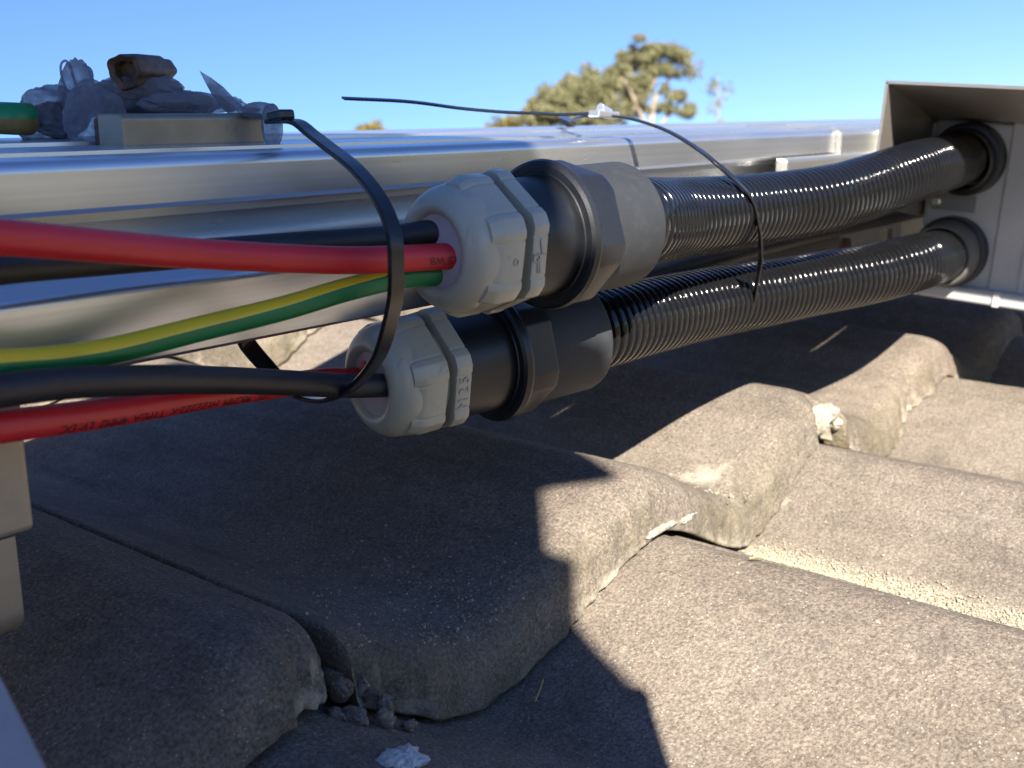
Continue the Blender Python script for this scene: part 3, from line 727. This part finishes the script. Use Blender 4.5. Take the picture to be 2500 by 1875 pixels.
solid('strap', ribbon(loop, wd_, .0027, .0008, 240), M['tie'], T2, sharp=40)
hx_ = np.array([1, .02, -.045]); hx_ /= np.linalg.norm(hx_)
v, f = prism([(-.0026, -.0014), (.0026, -.0014), (.0026, .0012), (-.0026, .0012)], -.0072, .0072)
hv = hd2+np.outer(v[:, 0], hx_)+np.outer(v[:, 1], [0, 1, 0])+np.outer(v[:, 2], [.03, 0, 1])
M['tie_head'] = plain('painted_glint_head', (.78, .78, .78), .28, speck=.05, metallic=.85)  # silver base colour paints the sun glint on the black plastic head
bevel(solid('head', (hv, f), M['tie_head'], T2, smooth=False), .0006, 2)
v, f = prism([(-.0020, 0), (.0020, 0), (.0015, .0022), (0, .0030), (-.0015, .0022)], -.0030, .0034)
v = v.copy(); v[:, 2] *= np.where(v[:, 0] > 0, .35, 1.0)
hv = hd2+np.outer(v[:, 0], hx_)+np.outer(v[:, 1], [0, 1, 0])+np.outer(v[:, 2]+.0012, [.03, 0, 1])
bevel(solid('head_bump', (hv, f), M['tie_head'], T2, smooth=False), .0005, 2)

# ------------------------------------------------------------------ clamp, wrapping and lug on the rail
ZT = -.0114
cl0 = on_z(305, 362, ZT+.0004); cl1 = on_z(640, 356, ZT+.0004)
yc = (cl0[1]+cl1[1])/2; xa, xb = on_y(303, 360, yc)[0], on_y(648, 340, yc)[0]; zt = on_y(470, 277, yc)[2]
prf = [(yc, ZT+.0010), (yc+.0008, ZT+.0002), (yc+.012, ZT+.0002), (yc+.012, zt), (yc+.0012, zt), (yc, zt-.0012)]
v, f = prism(prf, xa, xb); v = v.copy()
clamp = empty('earth_clamp', ((xa+xb)/2, yc+.01, ZT), 'beige metal clamp block sitting on top of the rail beside the plastic wrap', 'clamp')
M['clamp_metal'] = plain('brushed_clamp', (.33, .275, .20), .42, metallic=.75, speck=.12, scuff=.8, dscale=90, bscale=700, bstr=.2)
bevel(solid('clamp_block', (v, f), M['clamp_metal'], clamp, smooth=False), .0012, 3)
v, f = box(xa+.0005, xb-.0008, yc+.0122, yc+.0150, ZT+.0003, zt-.0012); bevel(solid('clamp_jaw', (v, f), M['rust'], clamp, smooth=False), .0006)
dC = np.array([(xa+xb)/2, yc+.012, ZT])@fw
wrap = empty('plastic_wrapping', at(400, 330, dC), 'crumpled cloudy plastic film wrapped over the bolt on top of the rail', 'plastic film')
def blob(cs, n=46, seed=0, jit=.16):
    """one lump grown round several overlapping balls (centre, radii), wrinkled."""
    bm = bmesh.new(); bmesh.ops.create_icosphere(bm, subdivisions=5, radius=1.0)
    c0, r0 = cs; vs = np.array([v_.co[:] for v_ in bm.verts]); fs = [tuple(q.index for q in f_.verts) for f_ in bm.faces]; bm.free()
    a = np.arctan2(vs[:, 1], vs[:, 0]); k = 1+jit*1.1*fbm(vs[:, 0]*1.8+seed, vs[:, 2]*1.8+vs[:, 1]*1.3, seed, 3)+jit*1.3*(.25-np.abs(fbm(vs[:, 0]*3.2+seed+vs[:, 1], vs[:, 2]*2.2-vs[:, 1]*2, seed+3, 3)))+jit*.3*fbm(vs[:, 0]*14+seed, vs[:, 2]*5+vs[:, 1]*9, seed+6, 2)
    return np.array(c0)+vs*k[:, None]*np.array(r0), fs
pxm = dC/F                                     # metres per source pixel at the clamp
def pb(x, y, rx, rz, dd=0.0, ry=None): return (at(x, y, dC+dd), (rx*pxm*1.05, (ry or min(rx, rz))*pxm*1.0, rz*pxm*1.02))
solid('film_mass', join(blob(pb(370, 258, 200, 42, .012), seed=1), blob(pb(235, 292, 72, 84, -.002), seed=2, jit=.16), blob(pb(470, 252, 150, 26, .012), seed=12, jit=.2), blob(pb(345, 215, 110, 36, .012), seed=15, jit=.15)), M['wrap'], wrap, sharp=60)
solid('film_mass', join(blob(pb(140, 276, 84, 58, .008), seed=5, jit=.22), blob(pb(110, 322, 60, 30, .006), seed=6)), M['wrap'], wrap, sharp=60)
solid('dark_filling', join(blob(pb(350, 258, 150, 26, .014), seed=31), blob(pb(130, 285, 60, 36, .010), seed=32)), M['rust'], wrap, sharp=60)
solid('film_fold', join(blob(pb(190, 222, 44, 70, .002, 14), seed=7, jit=.2), blob(pb(355, 222, 120, 34, .008), seed=8, jit=.2)), M['wrap'], wrap, sharp=60)
solid('film_tail', join(blob(pb(664, 308, 28, 55, .002, 20), seed=9, jit=.08), blob(pb(636, 270, 52, 20, .004, 16), seed=10, jit=.12)), M['wrap'], wrap, sharp=60)
fl = []
out_l = [(490, 175), (516, 190), (545, 212), (572, 240), (596, 262), (640, 268), (600, 285), (560, 280), (540, 262), (522, 236), (505, 205)]
fv = [at(x, y, dC+.006+.004*sin(x*.05)) for x, y in out_l]; fv2 = [p_+np.array([.0004, .0012, .0003]) for p_ in fv]
m_ = len(fv)
solid('film_spike', (np.vstack([fv, fv2]), [tuple(range(m_)), tuple(range(m_, 2*m_))[::-1]]+[(i, m_+i, m_+(i+1) % m_, (i+1) % m_) for i in range(m_)]), M['wrap'], wrap, smooth=False)
lp = [at(x, y, dC-.001) for x, y in [(160, 215), (149, 178), (150, 155), (160, 148), (170, 158), (178, 185), (188, 215)]]
lv, lf, _ = tube(spline(lp, 50)[0], .00035, 8); solid('film_edge', (lv, lf), M['wrap'], wrap)
# the old bolt sleeve on top
b0, b1 = at(304, 174, dC-.003), at(400, 172, dC+.028)
bd = b1-b0; bl = np.linalg.norm(bd)
rb = 42*pxm
def rusty(t, r, s): return r*(1+.09*math.sin(3*t+40*s)+.05*math.sin(7*t+2))
bs = solid('bolt_sleeve', lathe([(.004, rb*.50), (.0005, rb*.62), (-.0006, rb*.92), (.0005, rb), (bl*.4, rb*1.0), (bl*.7, rb*.92), (bl*.95, rb*.86), (bl, rb*.6)], b0, bd, 64, rusty), M['rust'], base=b0)
tag(bs, 'short dark brown tube with a hollow end, on top of the plastic film', 'tube')
v, f, _ = tube(spline([at(-160, 284, dC+.006), at(-60, 286, dC+.002), at(40, 290, dC-.002), at(72, 291, dC+.001)], 60)[0], .0046, 36)
n_ = 59; mi = []
for i in range(n_):
    for j in range(36): mi.append(0 if (2*pi*(j+.5)/36 < pi*1.1 or 2*pi*(j+.5)/36 > pi*1.98) else 1)
mi += [0, 0]
M['yellow_dark'] = plain('grimy_yellow_jacket', (.22, .13, .03), .6, speck=.3, dscale=200)
o = solid('earth_cable', (v, f), [M['green'], M['yellow_dark']], base=at(72, 276, dC), midx=mi)
tag(o, 'short green and grimy yellow cable end entering the plastic film at the left edge', 'cable')

# ------------------------------------------------------------------ loose bits on the tiles
def lump(c0, r0, seed):
    bm = bmesh.new(); bmesh.ops.create_icosphere(bm, subdivisions=3, radius=1.0)
    vs = np.array([v_.co[:] for v_ in bm.verts]); fs = [tuple(q.index for q in f_.verts) for f_ in bm.faces]; bm.free()
    k = 1+.7*fbm(vs[:, 0]*2.0+seed, vs[:, 1]*2.0+vs[:, 2]*1.3, seed)+.35*fbm(vs[:, 0]*6, vs[:, 1]*6+vs[:, 2]*5, seed+1)
    return np.array(c0)+vs*k[:, None]*np.array(r0), fs
def bits(name, spots, mat, label, cat, kind=None):
    v, f = join(*[lump(c_, r_, i+3) for i, (c_, r_) in enumerate(spots)])
    return tag(solid(name, (v, f), mat, base=spots[0][0], sharp=60), label, cat, None, kind)
bits('mortar_patch', [((JT+.290, YN+.010, ZC-.0125), (.010, .006, .0050)), ((JT+.282, YN+.006, ZC-.0150), (.006, .003, .004)), ((JT+.299, YN+.008, ZC-.0175), (.005, .004, .004)), ((JT+.297, YN+.020, ZC-.0100), (.004, .006, .003))], M['mortar'],
     'cream mortar lump showing in the broken tile corner in the sun', 'mortar')
bits('mortar_patch', [((J0+.130, YN+.0002, ZC-.0188), (.010, .0014, .0012)), ((J0+.146, YN+.0006, ZC-.0208), (.007, .0012, .0012))], M['mortar'],
     'thin crumbling mortar streak under the nose of the tile with the cream spot', 'mortar')
bits('mortar_patch', [((JT+.003, YN+.016, ZC-.024), (.0022, .006, .004)), ((JT+.001, YN+.006, ZC-.030), (.003, .004, .003)), ((JT+.007, YN+.001, ZC-.031), (.003, .002, .003)), ((JT+.010, YN+.004, ZC-.029), (.002, .003, .003)), ((JT+.004, YN-.003, ZC-.034), (.003, .002, .002)), ((JT-.002, YN+.010, ZC-.030), (.002, .004, .003)), ((JT+.012, YN-.002, ZC-.034), (.0025, .002, .002)), ((JT+.008, YN+.011, ZC-.026), (.002, .003, .003))], M['tile'],
     'rough grey mortar crumbs in the open joint at the bottom of the picture', 'mortar')
p_ = hit(978, 1856)
bits('lichen_patch', [((p_[0], p_[1], zroof(p_[0], p_[1])+.0002), (.0055, .0055, .0014)), ((p_[0]+.004, p_[1]+.002, zroof(p_[0]+.004, p_[1]+.002)), (.003, .003, .0012)), ((p_[0]-.004, p_[1]-.001, zroof(p_[0]-.004, p_[1])), (.003, .003, .001))], M['lichen'],
     'fluffy white lichen patch at the bottom edge of the picture', 'lichen')
# grit in the pans: too many grains to count
V, Fs, n = [], [], 0
oct_v = np.array([(1, 0, 0), (-1, 0, 0), (0, 1, 0), (0, -1, 0), (0, 0, 1), (0, 0, -1)], float)
oct_f = [(0, 2, 4), (2, 1, 4), (1, 3, 4), (3, 0, 4), (2, 0, 5), (1, 2, 5), (3, 1, 5), (0, 3, 5)]
def grain(X, Y, s_):
    global n
    z_ = zroof(X, Y)+s_*.2
    V.append(np.array([X, Y, z_])+oct_v*np.array([s_, s_, s_*.7])*(1+.5*(rng.random((6, 1))-.5))@np.linalg.qr(rng.normal(size=(3, 3)))[0]); Fs.extend([tuple(i+n for i in q) for q in oct_f]); n += 6
for i in range(6000):
    Y = YN-.002-abs(rng.normal())*.07; X = J0+.195+rng.normal()*.0045
    if Y > -.05: grain(X, Y, .0002+.0005*rng.random()**4)
for i in range(700):
    Y = .16+rng.random()*.28; X = J0+.190+rng.normal()*.006; grain(X, Y, .0003+.0005*rng.random()**3)
for i in range(900):
    Y = YN+.004+abs(rng.normal())*.05; X = J0+.042+rng.normal()*.014; grain(X, Y, .0002+.0005*rng.random()**4)
for i in range(500): grain(rng.uniform(.0, .5), rng.uniform(.0, .5), .0002+.0005*rng.random()**3)
o = solid('grit', (np.vstack(V), Fs), M['grit'], base=(.3, .1, -.15), smooth=False); tag(o, 'sandy grit gathered in the joints and pans of the roof tiles', 'grit', kind='stuff')
for lab, pts in (('thin dry straw lying in the sandy joint', [tuple(hit(*q_)[:2]) for q_ in ((1830, 1372), (1850, 1375), (1875, 1377))]), ('bent dry twig standing out of the shaded nose joint near the bottom', [tuple(hit(*q_)[:2]) for q_ in ((1326, 1668), (1318, 1700), (1306, 1740))])):
    P3 = [np.array([x, y, zroof(x, y)+.0012+.0010*i]) for i, (x, y) in enumerate(pts)]
    v, f, _ = tube(spline(P3, 24)[0], .00028, 8); tag(solid('straw', (v, f), M['straw']), lab, 'straw')

# ------------------------------------------------------------------ trees beyond the roof (world frame)
def W(x, y, d_): return np.array(RM @ Vector(at(x, y, d_)))
def tree(name, dist, stems, clumps, label, leaf, lsize, dens, group, seed):
    r_ = np.random.default_rng(seed); pxw = dist/F
    base = W(*stems[0][0][:2], dist); base[2] = 0.0
    root = empty(name, base, label, 'tree', group, roof=False)
    parts = []
    for st in stems:
        pts = [W(x, y, dist+dd) for x, y, rr, dd in st]
        rad = [rr*pxw*.6 for _, _, rr, _ in st]
        if st is stems[0]:
            pts = [base+np.array([0, 0, -.1])]+pts; rad = [rad[0]*1.7]+rad
        pp, ss = spline(np.c_[np.array(pts), np.array(rad)], 40)
        v, f, _ = tube(pp[:, :3], pp[:, 3], 12); parts.append((v, f))
    solid('trunk', join(*parts), M['bark'], root)
    V, n_ = [], 0
    for x, y, rx, ry, k in clumps:
        c0 = W(x, y, dist); m = int(dens*k)
        g = r_.normal(size=(m, 3)); g /= np.linalg.norm(g, axis=1)[:, None]; g *= (r_.random((m, 1))**.42)
        # sub-clumps give the uneven outline
        sub = r_.normal(size=(16, 3))*.5; pick = r_.integers(0, 16, m)
        pos = c0+(sub[pick]*.9+g*.46)[:, [0]]*rx*pxw*np.array(R3 @ Vector(rt))+(sub[pick]*.9+g*.46)[:, [1]]*ry*pxw*np.array(R3 @ Vector(up))+(sub[pick]+g*.6)[:, [2]]*rx*pxw*.8*np.array(R3 @ Vector(fw))
        a = r_.normal(size=(m, 3)); a[:, 2] -= .7; a /= np.linalg.norm(a, axis=1)[:, None]
        b = np.cross(a, r_.normal(size=(m, 3))); b /= np.linalg.norm(b, axis=1)[:, None]
        L_ = lsize*(.6+.8*r_.random((m, 1))); B_ = L_*.32
        V.append(np.stack([pos-a*L_, pos+b*B_, pos+a*L_, pos-b*B_], 1).reshape(-1, 3))
    V = np.vstack(V); Fq = np.arange(len(V)).reshape(-1, 4)
    solid('crown', (V, Fq), leaf, root, smooth=False)
G = 'gum trees beyond the roof'
tree('gum_tree', 38.0,
     [[(1598, 700, 16, 0), (1592, 420, 14, 0), (1590, 310, 12, 0), (1600, 240, 9, .2), (1636, 190, 7, .3), (1640, 160, 5, .3), (1650, 128, 3, .3)],
      [(1588, 330, 9, 0), (1560, 270, 8, -.3), (1540, 225, 6, -.4), (1520, 190, 4, -.4)], [(1600, 320, 8, 0), (1650, 262, 5, .2), (1672, 240, 3, .2)],
      [(1596, 400, 10, 0), (1545, 330, 9, .4), (1490, 270, 7, .5), (1455, 240, 5, .5)], [(1560, 340, 8, .4), (1450, 320, 7, .6), (1380, 270, 5, .7), (1350, 240, 3, .7)], [(1545, 270, 5, -.3), (1590, 215, 4, -.2), (1610, 175, 3, -.2)]],
     [(1640, 140, 50, 34, 1.2), (1580, 130, 44, 26, .9), (1545, 150, 32, 26, .7), (1510, 178, 34, 34, .9), (1560, 208, 52, 30, 1.1), (1475, 255, 60, 40, .8), (1345, 262, 60, 34, .7), (1590, 175, 46, 26, .6), (1500, 215, 40, 30, .9), (1440, 210, 44, 42, 1.1), (1395, 225, 36, 36, .9), (1360, 250, 46, 40, 1.1),
      (1310, 270, 34, 36, .8), (1410, 270, 56, 38, 1.2), (1480, 285, 50, 26, .8), (1548, 262, 40, 26, .6), (1650, 230, 32, 24, .45), (1680, 280, 26, 24, .45), (1305, 296, 40, 26, .9), (1335, 285, 44, 30, .9), (1380, 290, 46, 30, .8), (1430, 300, 50, 20, .7), (1625, 265, 28, 16, .3), (1470, 245, 30, 26, .5), (1685, 165, 22, 30, .18)],
     'large gum tree with pale limbs rising behind the rail', M['leaf'], .062, 3300, G, 1)
tree('gum_tree', 46.0, [[(1752, 700, 6, 0), (1755, 380, 4, 0), (1752, 300, 3, 0), (1756, 250, 2.2, 0), (1752, 200, 1.5, 0)], [(1755, 270, 2, 0), (1774, 225, 1.4, 0)]],
     [(1748, 200, 22, 14, .12), (1735, 222, 22, 14, .09), (1770, 218, 18, 12, .09), (1752, 250, 20, 16, .08), (1745, 275, 18, 14, .05), (1758, 300, 16, 12, .04)], 'thin sparse sapling right of the large gum tree', M['leaf'], .075, 900, G, 2)
tree('gum_tree', 60.0, [[(905, 700, 10, 0), (905, 420, 8, 0), (905, 340, 6, 0), (905, 310, 4, 0)]], [(905, 318, 30, 20, .9), (890, 325, 22, 16, .6), (922, 325, 22, 14, .6), (905, 340, 40, 20, 1.0)],
     'small yellowish tree top just showing over the rail, left of the loose tie tail', M['leaf2'], .12, 1100, G, 3)
tree('gum_tree', 56.0, [[(1240, 700, 10, 0), (1240, 420, 8, 0), (1240, 340, 6, 0), (1240, 305, 4, 0)]], [(1228, 305, 30, 14, .8), (1260, 302, 26, 14, .7), (1205, 316, 22, 12, .5), (1240, 325, 50, 18, 1.0)],
     'low olive bushy tree left of the large gum tree', M['leaf2'], .12, 1000, G, 4)

# ------------------------------------------------------------------ the photographer, whose shadow falls on the left half
LH = np.array([L[0], L[1], 0]); LH /= np.linalg.norm(LH); sn = np.array([LH[1], -LH[0], 0]); wv = np.cross(sn, L); wv = wv if wv[2] > 0 else -wv
def SP(s_, w_, t_): return sn*s_+wv*w_-L*t_      # across the light, up across the light, distance towards the sun
HC = SP(-.043, .137, .36)                        # head
phone = empty('phone', at(1250, 937, -.008), 'black phone held up by the photographer', 'phone')
pv, pf = [], []
q = []
for dx, dy, dz in [(sx, sy, sz) for sz in (-.0075, 0) for sy in (-.006, .067) for sx in (-.080, .0715)]:
    q.append(rt*dx+up*dy+fw*(dz-.004))
bevel(solid('phone_body', (np.array(q), box(0, 1, 0, 1, 0, 1)[1]), M['glassblk'], phone, smooth=False), .003, 3)
def skin(name, verts, edges, rads, mat, base, parent=None, sub=2):
    me = bpy.data.meshes.new(name); me.from_pydata([tuple(np.array(v_)-base) for v_ in verts], edges, []); me.materials.append(mat)
    o_ = link(name, me, base, parent)
    md = o_.modifiers.new('skin', 'SKIN'); md.use_smooth_shade = True
    for i, r_ in enumerate(rads):
        me.skin_vertices[0].data[i].radius = r_ if isinstance(r_, tuple) else (r_, r_); me.skin_vertices[0].data[i].use_root = (i == 0)
    sb_ = o_.modifiers.new('sub', 'SUBSURF'); sb_.levels = sub; sb_.render_levels = sub
    return o_
dn = np.array([0, 0, 1.])
back = -LH
nk = HC+back*.05-dn*.125; ch = nk+back*.20-dn*.075+sn*-.02; bel = ch+back*.26-dn*.02; pel = bel+back*.20-dn*.0
pel[2] = -.02; bel[2] = .02; 
vs, es, rs = [], [], []
def add(p_, r_, par=None):
    vs.append(np.array(p_, float)); rs.append(r_); i = len(vs)-1
    if par is not None: es.append((par, i))
    return i
i_p = add(pel, (.13, .10)); i_b = add(bel, (.12, .10), i_p); i_c = add(ch, (.15, .11), i_b); i_n = add(nk, .055, i_c); i_h0 = add(HC-dn*.055, .066, i_n); i_h = add(HC, .083, i_h0); i_h1 = add(HC+dn*.055, .072, i_h)
add(HC-dn*.02+LH*.095, .014, i_h)                # nose
for sd in (-1, 1):
    hip = pel+sn*sd*.09+back*.08; kn = hip+back*.42+sn*sd*.06; kn[2] = -.05; an = kn+back*.40; an[2] = -.065
    a = add(hip, .085, i_p); a = add(kn, .058, a); a = add(an, .038, a); add(an+back*.12-dn*.012, .030, a)
    shd = ch+LH*.10+sn*sd*.165+dn*.005; el = shd+LH*.10+sn*sd*.03; el[2] = -.075
    wr = (rt*(-.100) if sd < 0 else rt*.084)-up*.030-fw*.055
    a = add(shd, .058, i_c); a = add(el, .042, a); a = add(wr, .026, a)
    hand = wr+(rt*(.006 if sd < 0 else -.008)+up*.016+fw*.020); a = add(hand, (.030, .016), a)
    for k in range(4):
        b0_ = hand+up*(.016*(1.2-k*.8))+fw*.022
        f1 = b0_+fw*.004+(rt*.016*(-sd))*.2; f2 = f1+rt*(-sd)*.012+fw*.004
        x_ = add(b0_, .0085, a); x_ = add(f1, .008, x_); add(f2+up*.004*k*.2, .0072, x_)
    x_ = add(hand+up*.020+rt*(-sd)*.004-fw*.004, .010, a); add(hand+up*.030+rt*(-sd)*.016-fw*.006, .0085, x_)
def sag(q): q = np.array(q, float); q[2] += .072*min(0, q[1]+.20); return q
vs = [sag(q) for q in vs]
person = skin('person', vs, es, rs, M['skin'], pel); BASE[person.name] = pel
tag(person, 'photographer lying on the tiles, holding up a phone, in a dark shirt', 'person')
# clothing and hair follow the body as children
cv_, ce, cr = [pel+back*.02, bel, ch, ch+LH*.06+dn*.01], [(0, 1), (1, 2), (2, 3)], [(.142, .112), (.132, .112), (.162, .122), (.10, .08)]
for sd in (-1, 1):
    shd = ch+LH*.10+sn*sd*.165+dn*.005; el = shd+LH*.10+sn*sd*.03; el[2] = -.072; n0 = len(cv_)
    cv_ += [shd, shd*.4+el*.6]; ce += [(2, n0), (n0, n0+1)]; cr += [.068, .056]
skin('shirt', [sag(q) for q in cv_], ce, cr, M['shirt'], pel, person)
cv_, ce, cr = [pel], [], [(.142, .108)]
for sd in (-1, 1):
    hip = pel+sn*sd*.09+back*.08; kn = hip+back*.42+sn*sd*.06; kn[2] = -.05; an = kn+back*.36; an[2] = -.062; n0 = len(cv_)
    cv_ += [hip, kn, an]; ce += [(0, n0), (n0, n0+1), (n0+1, n0+2)]; cr += [.095, .068, .052]
skin('trousers', [sag(q) for q in cv_], ce, cr, M['trouser'], pel, person)
bp_ = [(-.092, .090), (-.086, .1135), (-.072, .1060), (-.0585, .1000), (-.042, .1010), (-.0385, .0925), (-.020, .0945), (-.0118, .0955), (-.0110, .1190), (-.0075, .1210), (.0060, .1140), (.0145, .1105), (.0155, .0900),
       (.035, .0890), (.060, .0935), (.090, .0985), (.108, .085), (.116, .055), (.119, .02)]
hv, hf = lathe(bp_, HC, wv, 64)  # unseen hat, its outline shaped to cast the shadow edge
link('shadow_hat', mesh('shadow_hat', hv-pel, hf, M['shirt']), pel, person)
